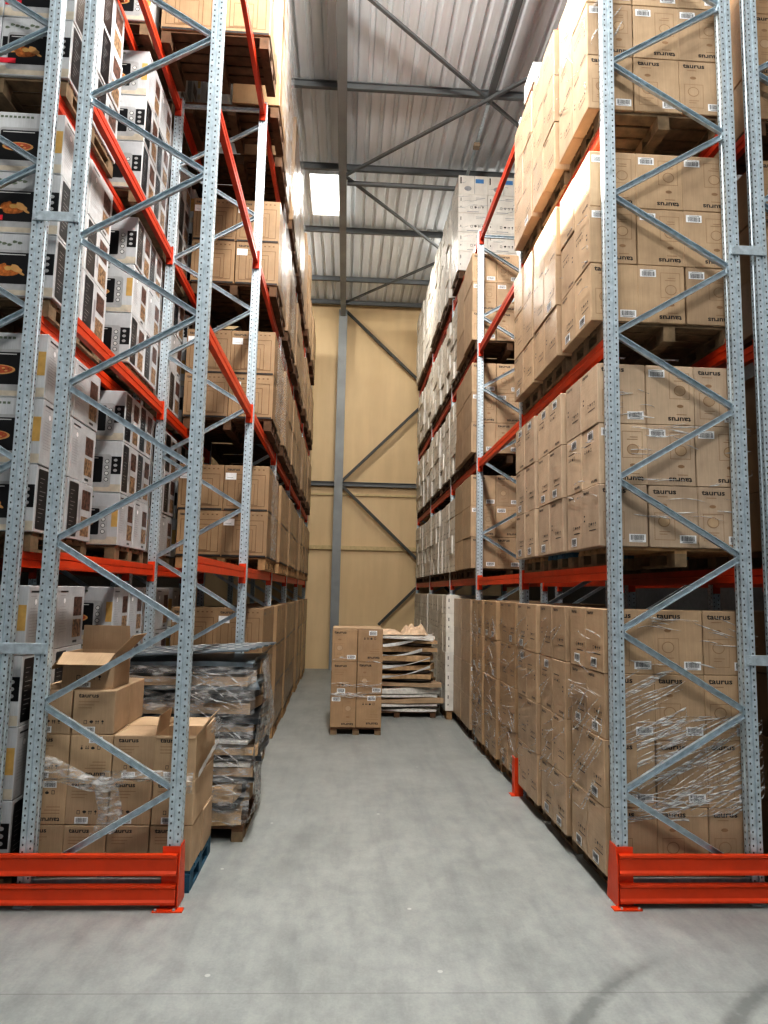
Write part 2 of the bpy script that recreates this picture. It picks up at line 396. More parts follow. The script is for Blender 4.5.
        if kind == 'pizza':
            b.rect(W*.07, h*.90, W*.34, h*.925); b.rect(W*.07, h*.84, W*.24, h*.85, 1)
            for i in range(10): b.rect(W*.07, h*(.66-.045*i), W*(.26+.04*((i*7) % 3)), h*(.668-.045*i), 1)
            b.ell(W*.22, h*.76, .028, .028, 1); b.ell(W*.22, h*.76, .023, .023, 5, .0018)
            b.rect(W*.58, h*.50, W*.90, h*.82, 2); b.rect(W*.58, h*.14, W*.90, h*.44, 3); b.rect(W*.62, h*.05, W*.78, h*.09)
        else:
            b.rrect(W*.05, h*.05, W*.40, h*.95, .015, 0)
            for i in range(11): b.rect(W*.11, h*(.16+.065*i), W*(.16+.045*((i*5) % 4)), h*(.168+.065*i), 4, .0018)
            b.rect(W*.56, h*.08, W*.90, h*.42, 3); b.rect(W*.56, h*.54, W*.90, h*.88, 2); b.rect(W*.46, h*.30, W*.53, h*.7, 1)
        out.append(('printed_panel', b.mesh('printed_panel', [GLASSK, INKG, FOOD, PALEF, SILVER, PAPER])))
    _art[k] = out; return out
def carton(name, w, d, h, mat, loc, rz, label, cat, group, arts):
    o = obj(name, body(w, d, h, mat), None, loc, (0, 0, rz)); tag(o, label, cat, group)
    for kind, side, flip in arts:
        for pn, me in art(kind, w, d, h, side, flip): obj(pn, me, o)
    return o

# ------------------------------------------------------------------ pallets
_pal = {}
def pallet_meshes(w, d, h, deck, block):
    k = (w, d, h, deck.name, block.name)
    if k in _pal: return _pal[k]
    a = MB(); n = max(5, int(d/.15))
    for i in range(n):
        y = -d/2+(i+.5)*d/n; a.box(-w/2, w/2, y-d/n*.40, y+d/n*.40, h-.022, h)
    for x in (-w/2+.05, 0, w/2-.05): a.box(x-.05, x+.05, -d/2, d/2, h-.044, h-.0225)
    b = MB(); b.box(-.05, .05, -.07, .07, .0225, h-.0445)
    c = MB(); c.box(-.05, .05, -d/2, d/2, 0, .022)
    al = MB(); al.v = list(a.v); al.f = list(a.f); al.m = list(a.m)
    for x in (-w/2+.05, 0, w/2-.05):
        al.box(x-.05, x+.05, -d/2, d/2, 0, .022, 1)
        for y in (-d/2+.07, 0, d/2-.07): al.box(x-.05, x+.05, y-.07, y+.07, .0225, h-.0445, 1)
    _pal[k] = (a.mesh('deck', [deck]), b.mesh('block', [block]), c.mesh('runner', [block]), al.mesh('pallet', [deck, block])); return _pal[k]
def pallet(x0, x1, y0, y1, z, label, near, deck=None, block=None, h=.15, group='pallets in the racks'):
    deck = deck or WOODG; block = block or WOODG
    w, d = round(x1-x0, 3), round(y1-y0, 3); A, B, Cn, ALL = pallet_meshes(w, d, h, deck, block)
    loc = ((x0+x1)/2, (y0+y1)/2, z)
    if not near: return tag(obj('pallet', ALL, None, loc), label, 'pallet', group)
    t = thing('pallet', label, 'pallet', loc, 0, group); obj('deck', A, t)
    for x in (-w/2+.05, 0, w/2-.05):
        obj('runner', Cn, t, (x, 0, 0))
        for y in (-d/2+.07, 0, d/2-.07): obj('block', B, t, (x, y, 0))
    return t

# ------------------------------------------------------------------ setting
Y0, BAY = 5.33, 2.76
YF = [5.33, 8.09, 10.85, 13.61, 16.85, 20.09]
XL, XL2, XL3, XL4 = -1.178, -2.21, -2.49, -3.52
XR, XR2, XR3, XR4 = 2.115, 3.155, 3.39, 4.42
ZB = [0, 2.518, 4.397, 6.302, 8.231]
YW = 20.47
struct('floor', MB().box(-14, 16, -7, 21, -.2, 0).mesh('floor', [floor_mat()]))
# back wall: beige sandwich panels
m, nt, b = nmat('beige_wall_panel')
p = geo(nt); s = N(nt, 'ShaderNodeSeparateXYZ'); L(nt, p, s.inputs[0])
seam = math_n(nt, 'LESS_THAN', math_n(nt, 'ABSOLUTE', math_n(nt, 'SUBTRACT', math_n(nt, 'MODULO', math_n(nt, 'ADD', s.outputs[2], 40.0), 1.15), .5)), .006)
c = ramp(nt, noise(nt, p, .5, 4), [(.3, (.68, .515, .31)), (.7, (.76, .59, .37))])
c = mixc(nt, .35, c, ramp(nt, noise(nt, mapping(nt, p, (2, 1, .25)), 1.5, 4), [(.35, (.82, .8, .77)), (.65, (1.05, 1.05, 1.05))]), 'MULTIPLY')
c = mixc(nt, math_n(nt, 'MULTIPLY', seam, .0), c, (.4, .32, .18))
L(nt, c, b.inputs['Base Color']); b.inputs['Roughness'].default_value = .55
BEIGE = m; DARKB = plain('dark_grey_paint', (.075, .075, .07), .5)
wall = struct('wall_back', MB().box(-14, 16, YW, YW+.2, 0, 11.4).mesh('wall_back', [BEIGE]))
WALLG = plain('dark_gap_backing', (.16, .16, .16), .6)  # dark tone so openings through the racks look unlit
struct('wall_added_west', MB().box(-4.9, -4.7, -7, 21, 0, 11.4).mesh('wall', [WALLG]))
struct('wall_added_east', MB().box(5.3, 5.5, -7, 21, 0, 11.4).mesh('wall', [WALLG]))  # both partitions added close behind the racks to keep the gaps dark
def ibeam(p, q, w, d, t=.014):
    b = MB(); p, q = Vector(p), Vector(q); tt = (q-p).normalized()
    up = Vector((0, 0, 1)) if abs(tt.z) < .9 else Vector((0, 1, 0))
    u2 = (up-tt*up.dot(tt)).normalized()
    b.bar(p+u2*(d/2-t/2), q+u2*(d/2-t/2), w, t, 0, up); b.bar(p-u2*(d/2-t/2), q-u2*(d/2-t/2), w, t, 0, up)
    b.bar(p, q, t, d-2*t-.001, 0, up); return b
# wall column, girts, ledges and braces
struct('trim_1', ibeam((-.27, YW-.16, 0), (-.27, YW-.16, 10.75), .25, .28).mesh('column', [STEELC]), None, 'grey steel column against the beige end wall')
struct('trim_2', ibeam((-14, YW-.075, 5.42), (16, YW-.075, 5.42), .12, .13).mesh('girt', [STEELD]))
g = MB(); g.box(-14, 16, YW-.05, YW-.001, 5.08, 5.14); g.box(-14, 16, YW-.07, YW-.001, 3.46, 3.58); struct('trim_3', g.mesh('ledge', [plain('beige_ledge', (.58, .46, .26), .5)]))
for k, (p, q) in enumerate((((-.16, YW-.2, 10.72), (5.0, YW-.2, 5.9)), ((-.16, YW-.22, 5.5), (5.0, YW-.22, 10.7)), ((-.16, YW-.2, 5.35), (5.0, YW-.2, .5)), ((1.0, YW-.22, 1.3), (5.0, YW-.22, 5.3)))):
    struct('trim_%d' % (4+k), MB().bar(p, q, .075, .075, 0, (0, 1, 0)).mesh('brace', [DARKB]))
# roof: trapezoidal steel deck on purlins and a rafter
m, nt, b = nmat('pale_roof_deck'); p = geo(nt)
c = ramp(nt, noise(nt, p, .6, 4), [(.3, (.80, .835, .87)), (.7, (.87, .905, .93))])
c = mixc(nt, .45, c, ramp(nt, noise(nt, mapping(nt, p, (6, .4, 1)), 1.2, 4), [(.3, (.7, .68, .66)), (.7, (1.1, 1.1, 1.1))]), 'MULTIPLY')
L(nt, c, b.inputs['Base Color']); b.inputs['Roughness'].default_value = .5; DECK = m
SK = [(-.98, -.36, 13.75, 15.35), (-1.05, -.40, 5.9, 8.9)]     # roof-light openings
def deck(x0, x1, y0, y1, b):
    per = .25; z = 11.06
    i0 = math.floor(x0/per); pts = []
    for i in range(i0-1, int(x1/per)+2):
        for dx, dz in ((0, 0), (.145, 0), (.17, .055), (.225, .055)): pts.append((i*per+dx, z+dz))
    def at(x):
        for (a, za), (c_, zc) in zip(pts, pts[1:]):
            if a <= x <= c_: return (x, za+(zc-za)*(x-a)/max(1e-6, c_-a))
    pp = [at(x0)]+[q for q in pts if x0 < q[0] < x1]+[at(x1)]
    k = len(b.v)
    for x, zz in pp: b.v += [(x, y0, zz), (x, y1, zz)]
    for i in range(len(pp)-1): b.f.append((k+2*i, k+2*i+1, k+2*i+3, k+2*i+2)); b.m.append(0)
d = MB(); ys = sorted({-7, 21, *[v for s_ in SK for v in s_[2:]]})
for ya, yb in zip(ys, ys[1:]):
    xs = [-14.2]
    for s_ in SK:
        if s_[2] <= ya and yb <= s_[3]: xs += [s_[0], s_[1]]
    xs.append(16.2)
    for i in range(0, len(xs), 2): deck(xs[i], xs[i+1], ya, yb, d)
struct('ceiling', d.mesh('ceiling', [DECK]))
m, nt, b = nmat('translucent_rooflight')
b.inputs['Base Color'].default_value = (.95, .96, .97, 1); b.inputs['Emission Color'].default_value = (1, .98, .94, 1)
L(nt, ramp(nt, noise(nt, geo(nt), 1.5), [(.3, (3.6,)*3), (.7, (4.6,)*3)]), b.inputs['Emission Strength']); LITE = m
struct('window_1', MB().box(SK[0][0], SK[0][1], SK[0][2], SK[0][3], 11.13, 11.15).mesh('rooflight', [LITE]), None, 'bright translucent roof light beside the rafter')
curb = MB()
for s_ in SK:
    curb.box(s_[0]-.02, s_[0], s_[2], s_[3], 11.0, 11.16); curb.box(s_[1], s_[1]+.02, s_[2], s_[3], 11.0, 11.16); curb.box(s_[0], s_[1], s_[2]-.02, s_[2], 11.0, 11.16); curb.box(s_[0], s_[1], s_[3], s_[3]+.02, 11.0, 11.16)
struct('trim_8', curb.mesh('curb', [PAPER]))
n_ = 9
for y in (-4.2, -1.7, .8, 3.3, 5.8, 8.5, 11.08, 13.41, 15.92, 18.57, 20.15):
    struct('trim_%d' % n_, ibeam((-14, y, 10.96), (16, y, 10.96), .07, .13).mesh('purlin', [STEELD])); n_ += 1
for x in (-.27,):
    struct('trim_%d' % n_, ibeam((x, -7, 10.70), (x, YW-.02, 10.70), .155, .33).mesh('rafter', [STEELC])); n_ += 1
struct('trim_%d' % n_, MB().tube((-.18, 13.6, 10.74), (4.8, 13.6, 10.74), .05).mesh('strut', [STEELD])); n_ += 1
for p, q in (((-.2, 8.78, 10.78), (4.85, 13.3, 10.78)), ((-.2, 13.25, 10.70), (4.85, 8.3, 10.70)), ((-.2, 13.45, 10.78), (4.85, 19.5, 10.78)), ((-.2, 19.55, 10.70), (4.85, 13.6, 10.70))):
    struct('trim_%d' % n_, MB().bar(p, q, .05, .05).mesh('roof_brace', [STEELD])); n_ += 1
struct('trim_%d' % n_, MB().bar((2.28, -7, 10.80), (2.28, 11.0, 10.80), .10, .09).mesh('roof_tray', [STEELD])); n_ += 1
tr = thing('cable_tray', 'slim pale cable tray running under the roof deck to the white cartons', 'cable tray', (2.28, 11.1, 10.80))
obj('tray', MB().bar((0, 0, 0), (0, 3.4, 0), .055, .04).mesh('tray', [GALV]), tr)
obj('junction_box', bevel(MB().box(-.06, .06, 1.0, 1.14, -.10, -.021).mesh('junction_box', [plain('sensor_brown', (.3, .24, .17), .5)]), .01), tr)

# ------------------------------------------------------------------ racking
_post = {}
def post_mesh(h):
    if h in _post: return _post[h]
    a, c, g = .047, .045, .012
    pts = [(-a, -c), (-.009, -c), (-.006, -c+g), (.006, -c+g), (.009, -c), (a, -c), (a, -.009), (a-g*.5, -.006), (a-g*.5, .006), (a, .009), (a, c), (.009, c), (.006, c-g), (-.006, c-g), (-.009, c), (-a, c), (-a, .009), (-a+g*.5, .006), (-a+g*.5, -.006), (-a, -.009)]
    me = MB().prism(pts, 'z', .012, h).mesh('post', [POST]); _post[h] = fixn(me); return me
def channel(p, q, w=.045, d=.03):
    """rolled C bracing"""
    b = MB(); p, q = Vector(p), Vector(q); b.bar(p, q, .004, w, 0, (0, 0, 1))
    t = (q-p).normalized(); n = Vector((0, 1, 0)); u = t.cross(n).normalized()
    for s in (-1, 1): b.bar(p+u*s*(w/2-.002)-n*d/2, q+u*s*(w/2-.002)-n*d/2, d, .004, 0, u)
    return b
def rack_upright(xa, xb, y, label, h=8.30):
    """xa = post on the aisle side"""
    t = thing('rack_upright', label, 'rack upright', ((xa+xb)/2, y, 0), 0, 'galvanised rack uprights')
    cx = (xa+xb)/2; ra, rb = xa-cx, xb-cx; sg = 1 if rb > ra else -1
    for r in (ra, rb):
        obj('post', post_mesh(h), t, (r, 0, 0)); obj('foot_plate', MB().box(r-.06, r+.06, -.06, .06, 0, .010).mesh('foot_plate', [GALV]), t)
    za = [.80+1.2*k for k in range(7)]; i1, i2 = ra+sg*.05, rb-sg*.05
    for k in range(13):
        z0, z1 = .20+.6*k, .20+.6*(k+1)
        if z1 > h: break
        p, q = ((i2, 0, z0), (i1, 0, z1)) if k % 2 == 0 else ((i1, 0, z0), (i2, 0, z1))
        sh = .022 if k % 2 == 0 else -.022
        p = (p[0], 0, p[2]+.02); q = (q[0], 0, q[2]-.02)
        obj('diagonal_brace', channel(p, q).mesh('diagonal_brace', [GALV]), t)
    for z in (.165, h-.10): obj('horizontal_brace', channel((i1, 0, z), (i2, 0, z)).mesh('horizontal_brace', [GALV]), t)
    return t
RACKS = {'L': ('oven-side rack', XL, XL2), 'R': ('white-carton rack', XR, XR2), 'BL': ('oven rack behind', XL3, XL4), 'BR': ('rack behind the white-carton rack', XR3, XR4)}
WHERE = ['at the front end', 'at the second position back', 'at the third position back', 'at the fourth position back', 'at the fifth position back', 'at the far end']
for k, (nm, xa, xb) in RACKS.items():
    for i in range(6 if k in 'LR' else 3):
        rack_upright(xa, xb, YF[i], 'galvanised ladder upright of %s, %s' % (nm, WHERE[i].replace('position', 'spot')))
_beam = {}
def crossbeam(x, i, lv, side, label, mat, face):
    """face = +1/-1: which way the stepped face looks"""
    ln = round(YF[i+1]-YF[i]-.096, 3); key = (mat.name, ln)
    if key not in _beam:
        pr = [(-.025, -.12), (.025, -.12), (.025, -.068), (.018, -.064), (.018, -.056), (.025, -.052), (.025, 0), (-.025, 0), (-.025, -.052), (-.018, -.056), (-.018, -.064), (-.025, -.068)]
        _beam[key] = (fixn(MB().prism(pr, 'y', .02, ln-.02).mesh('beam_bar', [mat])), bevel(MB().box(-.040, .040, 0, .0195, -.19, .035).mesh('end_connector', [mat]), .004))
    a, b = _beam[key]
    t = thing('rack_crossbeam', label, 'rack beam', (x, YF[i]+.048, ZB[lv]), 0, 'orange rack crossbeams')
    obj('beam_bar', a, t)
    obj('end_connector', b, t); obj('end_connector', b, t, (0, ln-.0195, 0)); return t
for k, (nm, xa, xb) in RACKS.items():
    for lv in (1, 2, 3, 4):
        mat = ORANGE if lv < 3 else REDB
        for i in range(5 if k in 'LR' else 2):
            crossbeam(xa, i, lv, 'a', 'orange crossbeam on aisle side of %s, %s level, %s bay' % (nm, ORD[lv-1], ORD[i]) if k in 'LR' else 'orange front crossbeam of %s, %s level, %s bay' % (nm, ORD[lv-1], ORD[i]), mat, 1)
        for i in range({'L': 2, 'R': 3}.get(k, 2)):
            crossbeam(xb, i, lv, 'b', 'orange crossbeam on rear side of %s, %s level, %s bay' % (nm, ORD[lv-1], ORD[i]), mat, 1)
# spacers tying the back-to-back uprights
for xa, xb, nm in ((XL3, XL2, 'oven-side rack'), (XR2, XR3, 'white-carton rack')):
    for z, w in ((1.80, 'low'), (5.15, 'high')):
        t = thing('rack_spacer', 'flat galvanised spacer plate set %s between the end uprights, %s' % (w, nm), 'rack spacer', ((xa+xb)/2, Y0-.047, z))
        hw = (xb-xa)/2+.035
        obj('spacer_plate', bevel(MB().box(-hw, hw, -.012, 0, -.04, .04).mesh('spacer_plate', [GALV]), .003), t)
        for x in (-hw+.03, hw-.03):
            for zz in (-.02, .02): obj('bolt', MB().tube((x, -.013, zz), (x, -.020, zz), .008).mesh('bolt', [GALV]), t)
# end barriers
def barrier(xa, xe, label):
    sg = -1 if xe < xa else 1
    t = thing('end_barrier', label, 'barrier', (xa, 5.25, 0))
    for z0, z1 in ((.04, .17), (.235, .375)):
        pr = [(-.022, z0), (.022, z0), (.022, z1), (-.022, z1), (-.022, z1-.016), (-.008, z1-.030), (-.008, z0+.030), (-.022, z0+.016)]
        a, c = sorted((.02*sg, xe-xa))
        obj('rail', fixn(MB().prism(pr, 'x', a, c).mesh('rail', [ORANGE])), t)
    a, c = sorted((.0, .135*sg)); x0, x1 = (a, c)
    P = MB(); P.box(x0+.003, x1, .0225, .0305, .010, .42)
    obj('post_plate', P.mesh('post_plate', [ORANGE]), t)
    S = MB(); xs = (0, .007) if sg > 0 else (-.007, 0)
    S.prism([(-.022, .01), (.20, .01), (.13, .43), (.0225, .43), (-.022, .30)], 'x', *xs)
    obj('side_plate', fixn(S.mesh('side_plate', [ORANGE])), t)
    obj('foot_plate', MB().box(min(-.04*sg, .17*sg), max(-.04*sg, .17*sg), -.05, .018, 0, .0095).mesh('foot_plate', [ORANGE]), t)
    for x in (.02, .15): obj('anchor_bolt', MB().tube((x*sg, -.036, .0096), (x*sg, -.036, .022), .010).mesh('anchor_bolt', [GALV]), t)
barrier(-1.118, -3.75, 'orange two-rail end barrier on the floor before the open cartons')
barrier(2.058, 4.6, 'orange two-rail end barrier on the floor before the film-wrapped tan cartons')

def guard(x, y, label):
    t = thing('upright_guard', label, 'upright guard', (x, y, 0))
    b = MB(); b.box(-.01, .0, -.065, .065, 0, .42); b.box(.0, .085, -.065, -.057, 0, .42)
    obj('guard_plate', b.mesh('guard_plate', [ORANGE]), t); obj('foot_plate', MB().box(-.05, -.0105, -.065, .065, 0, .008).mesh('foot_plate', [ORANGE]), t)
guard(1.995, 8.085, 'small orange upright guard between the tan and second-bay stacks')
# ------------------------------------------------------------------ film wraps
def ribbons(name, label, spec, mat, seed, group='stretch film on the loads'):
    """wrinkles of stretch film on load faces, whitened to carry its glare streaks.
    spec: (face, fixed, u0, u1, v0, v1, count, angle, lmin, lmax) ; face 'f' = plane y, 'w'/'e' = plane x"""
    q = random.Random(seed); b = MB()
    for face, fx, u0, u1, v0, v1, cnt, ang, lmin, lmax in spec:
        out = {'f': -1, 'w': -1, 'e': 1}[face]
        for _ in range(cnt):
            ln = q.uniform(lmin, lmax); a = ang+q.gauss(0, .13); w = q.uniform(.002, .008)*(1 if face == 'f' else .8)
            cu, cv = q.uniform(u0, u1), q.uniform(v0, v1); n = 8; bow = q.gauss(0, .012); row = []
            for i in range(n+1):
                t = i/n-.5; uu = cu+math.cos(a)*ln*t-math.sin(a)*bow*4*t*t; vv = cv+math.sin(a)*ln*t+math.cos(a)*bow*4*t*t
                ww = w*(1-(2*abs(t))**2.2)*(.7+.6*q.random())+.0008
                for s_ in (-1, 0, 1):
                    pu = min(max(uu-math.sin(a)*ww*s_, u0), u1); pv = min(max(vv+math.cos(a)*ww*s_, v0), v1)
                    e = .006+(.006 if s_ == 0 else 0)
                    row.append((pu, fx-e, pv) if face == 'f' else (fx+out*e, pu, pv))
            k = len(b.v); b.v += row
            for i in range(n):
                for j in (0, 1):
                    f = (k+3*i+j, k+3*i+j+1, k+3*i+j+4, k+3*i+j+3); b.f.append(f); b.m.append(0)
    return tag(obj(name, smooth(b.mesh(name, [mat]))), label, 'stretch wrap', group)
def sheet(name, label, P, nu, nv, mat, amp=.012, seed=1, hem=0, group='stretch film on the loads'):
    """a crumpled film sheet: P(u, v) -> (point, outward normal), u, v in 0..1; hem = ragged lower edge"""
    q = random.Random(seed); b = MB()
    ph = [(q.uniform(6, 30), q.uniform(3, 16), q.uniform(0, 6.3), q.uniform(.3, 1)) for _ in range(7)]
    for j in range(nv+1):
        for i in range(nu+1):
            u = i/nu; v = j/nv
            if hem and j == 0: v += hem*(.5+.5*math.sin(u*23+seed))*(.4+.6*math.sin(u*7+2)**2)
            p, n = P(u, v); h = sum(a*abs(math.sin(fu*u+fv*v*1.3+f)) for fu, fv, f, a in ph)/4
            b.v.append(tuple(Vector(p)+Vector(n)*(.004+amp*h)))
    for j in range(nv):
        for i in range(nu):
            k = j*(nu+1)+i; b.f.append((k, k+1, k+nu+2, k+nu+1)); b.m.append(0)
    return tag(obj(name, smooth(b.mesh(name, [mat]))), label, 'stretch wrap', group)

# ------------------------------------------------------------------ loads
LV = ['floor level', 'first level', 'second level', 'third level', 'top level']
def stack(rack, aisle, x0, y0, z, nx, ny, nz, w, d, h, mat, kind, phrase, group, name, cat, noun, front=True, flips=None, labels=None, gap=.004, pal=None, sides=True, jit=.006, fkinds=None, tops=False):
    """cartons of one pallet load. aisle = -1: the aisle is on the low-x side (rack to the east), +1: on the high-x side.
    x0 = x of the aisle face. Only the courses the photo shows (front face, aisle face) are built."""
    pal and pal()
    for iz in range(nz):
        for iy in range(ny):
            for ix in range(nx):
                if not ((iy == 0 and front) or ix == 0 or (tops and iz == nz-1)): continue
                cx = x0+(-aisle)*(ix*(w+gap)+w/2); cy = y0+iy*(d+gap)+d/2
                o = R.uniform(-jit, jit); cz = z+iz*(h+.002)
                fl = bool(flips and flips[iz % len(flips)][ix % 3])
                ar = []
                if iy == 0 and front: ar.append(((fkinds[iz] if fkinds else kind), 'f', fl))
                if ix == 0 and sides:
                    sk = (fkinds[iz] if fkinds else kind)
                    if sk == 'whitetop': sk = 'white'
                    if sk == 'tan' and R.random() < .4: sk = 'tan_label'
                    ar.append((sk, 'w' if aisle < 0 else 'e', fl))
                row = 'bottom row' if iz == 0 else 'top row' if iz == nz-1 else ORD[iz]+' row up'
                pos = (('aisle corner' if ix == 0 else ORD[ix]+' from aisle') if iy == 0 and front else ('aisle face' if ny == 1 else 'aisle face, '+ORD[iy]+' back') if ix == 0 else '%s from aisle, %s back' % (ORD[ix], ORD[iy]))
                c_ = carton(name, w, d, h, mat, (cx+o, cy+o*.3, cz), R.uniform(-.004, .004), '%s, %s, %s, %s' % (noun, pos, row, phrase), cat, group, ar)
                if kind == 'panelled' and iy == 0 and front and ((iz+ix) % 2 == 0 or iz == nz-1):
                    F = Face2D(w, h, front_of(w, d, h)); F.rect(w*.03, h*.68, w*.27, h*.83, 0, .003); F.rect(w*.07, h*.72, w*.2, h*.73, 1, .0036)
                    if 'stk' not in _art: _art['stk'] = F.mesh('sticker', [PAPER, INKG])
                    obj('sticker', _art['stk'], c_)
UP, DN = (0, 0, 0), (1, 1, 1)
# --- white-carton rack, first bay: tan cartons
FW, FD, FH = .405, .395, .503
RX = [2.045, 2.03, 1.985, 1.985]
for lv in range(4):
    for j in range(3):
        y = 5.42+.87*j; x = RX[lv]-(0, .025, .045 if lv < 2 else .02)[j]; z = ZB[lv]
        dk, bl = (BLUEW, WOODG) if (lv, j) in ((1, 1), (0, 0)) else (WOODG, WOODG) if lv != 1 else (WOOD, WOODG)
        pallet(x+.10, x+1.24, y+.01, y+.80, z, 'wooden pallet under %s tan stack of first bay %s' % (ORD[j], LV[lv]), True, dk, bl)
        fl = {0: [UP], 1: [UP, DN, (0, 1, 0)], 2: [(0, 1, 1), DN, DN], 3: [UP, DN, UP]}[lv] if j == 0 else [UP, UP, DN, UP]
        stack('R', -1, x, y, z+.152, 3, 2, 4 if lv == 0 else 3, FW, FD, FH if lv else .503, CARDW if lv == 0 else CARDLIT if lv == 1 else CARDW if j else CARD, 'tan', '%s tan stack, %s' % (ORD[j], LV[lv]), 'tan cartons', 'tan_carton', 'carton', 'tan carton', front=(j == 0), flips=fl)
# film on the floor loads and first level
y = 5.42
ribbons('stretch_wrap', 'glossy clear film wound around the first tan stack on the floor', [
    ('f', y, 2.09, 3.31, 1.72, 2.12, 16, -.12, .15, .5), ('f', y, 2.09, 2.7, 1.1, 1.7, 34, .42, .2, .6), ('f', y, 2.3, 3.31, .6, 1.35, 80, .42, .3, .9), ('f', y, 2.09, 2.7, .55, .8, 22, .05, .15, .5),
    ('w', 2.035, 5.43, 6.22, .5, 1.5, 24, -.65, .2, .6), ('w', 2.035, 5.43, 6.22, 1.2, 2.0, 14, .1, .2, .5)], FILMS, 3)
ribbons('stretch_wrap', 'glossy clear film wound around the second tan stack on the floor', [('w', 2.015, 6.30, 7.08, .5, 2.1, 20, -.5, .2, .6)], FILMS, 4)
ribbons('stretch_wrap', 'glossy clear film wound around the third tan stack on the floor', [('w', 1.995, 7.17, 7.96, .5, 2.1, 20, -.3, .2, .6)], FILMS, 5)
ribbons('stretch_wrap', 'clear film wound around the first tan stack on first beam level', [('f', y, 2.3, 3.31, 2.9, 3.75, 26, .0, .12, .4), ('f', y, 2.09, 2.5, 3.7, 4.1, 10, -.1, .1, .3), ('w', 2.02, 5.43, 6.22, 2.8, 4.1, 8, .2, .1, .4)], FILMS, 6)
ribbons('stretch_wrap', 'clear film wound around the first tan stack on second beam level', [('w', 1.972, 5.43, 6.22, 4.8, 6.0, 10, .3, .1, .4)], FILMS, 8)
ribbons('stretch_wrap', 'clear film wound around the first tan stack on third beam level', [('w', 1.972, 5.43, 6.22, 6.6, 7.9, 14, .5, .1, .5), ('f', y, 2.02, 2.4, 7.0, 7.9, 14, 1.0, .1, .3)], FILMS, 9)
# --- second bay, floor only
for j in range(3):
    y = 8.20+.87*j; x = (2.035, 2.0, 1.99)[j]
    pallet(x+.08, x+1.22, y+.01, y+.80, 0, 'wooden pallet under %s wrapped stack of second bay on the floor' % ORD[j], True, WOODG, WOOD)
    stack('R', -1, x, y, .152, 3, 2, 4, FW, FD, FH, CARDDW, 'tan', '%s wrapped stack of second bay' % ORD[j], 'tan cartons', 'tan_carton', 'carton', 'tan carton', front=(j == 0))
    ribbons('stretch_wrap', 'cloudy clear film around %s wrapped stack of second bay on the floor' % ORD[j], [('w', x-.01, y, y+.8, .3, 2.1, 26, -.25, .2, .7), ('w', x-.01, y, y+.8, .3, 2.1, 12, .5, .1, .4)], FILMS, 20+j)
# --- third bay: two brown loads per level
for lv in range(4):
    for j in range(2):
        y = 10.97+.87*j; x = 2.0+.01*j; z = ZB[lv]
        pallet(x+.06, x+1.22, y+.01, y+.80, z, 'wooden pallet under %s brown stack of third bay %s' % (ORD[j], LV[lv]), False, WOODD, WOODD)
        stack('R', -1, x, y, z+.152, 3, 1, 4 if lv == 0 else 3, FW, .795, FH, CARDW if lv < 2 else CARD, 'tan', '%s brown stack, third bay, %s' % (ORD[j], LV[lv]), 'brown cartons of the third bay', 'brown_carton', 'carton', 'brown carton', front=(j == 0), flips=[UP, DN, UP], sides=False)
# --- white cartons further back
WWID, WDEP = .57, .42
for lv in range(1, 5):
    z = ZB[lv]; x = {1: 2.035, 2: 2.03, 3: 2.03, 4: 1.985}[lv]; nz = 5 if lv == 4 else 4; h = .385 if lv == 4 else .345
    for k, (y, ny) in enumerate(((12.45 if lv == 4 else 12.69, 2), (13.70, 3), (15.02, 4), (16.95, 3), (18.27, 4))):
        pallet(x+.03, x+1.15, y+.01, y+ny*.424-.02, z, 'wooden pallet under %s white stack back, %s' % (ORD[k], LV[lv]), False, WOODD, WOODD)
        first = k == 0 and lv == 4
        stack('R', -1, x+(.0, .012, -.008, .015, -.01)[k], y, z+.152, 2, ny, nz, WWID, WDEP, h, WHITEC, 'white', '%s white stack back, %s' % (ORD[k], LV[lv]), 'white cartons', 'white_carton', 'carton', 'white carton', front=first, fkinds=(['white']*(nz-1)+['whitetop']) if first else None, jit=.002 if first else .02)
pallet(2.12, 3.2, 7.5, 7.98, ZB[4], 'short pallet under the lone white carton on top level', False, WOODD, WOODD)
carton('white_carton', WWID, WDEP, .26, WHITEC, (2.375, 7.74, ZB[4]+.152), 0, 'lone white carton on top level above the tan cartons', 'carton', 'white cartons', [])
ribbons('stretch_wrap', 'clear film wound around the first white stack on top beam level', [('f', 12.45, 1.96, 3.1, 8.8, 10.2, 24, .1, .1, .4)], FILMS, 33)
for k, (y, x, n) in enumerate(((12.69, 1.865, 6), (13.70, 2.02, 6), (15.02, 2.02, 6), (16.95, 2.02, 6), (18.27, 2.02, 6))):
    ny = (2, 3, 4, 3, 4)[k]
    pallet(x+.03, x+1.15, y+.01, y+ny*.424, 0, 'wooden pallet under %s white stack back on the floor' % ORD[k], False, WOOD, WOOD)
    stack('R', -1, x, y, .152, 2, ny, n, WWID, WDEP, .345, WHITEC, 'white', '%s white stack back, floor level' % ORD[k], 'white cartons', 'white_carton', 'carton', 'white carton', front=(k == 0))

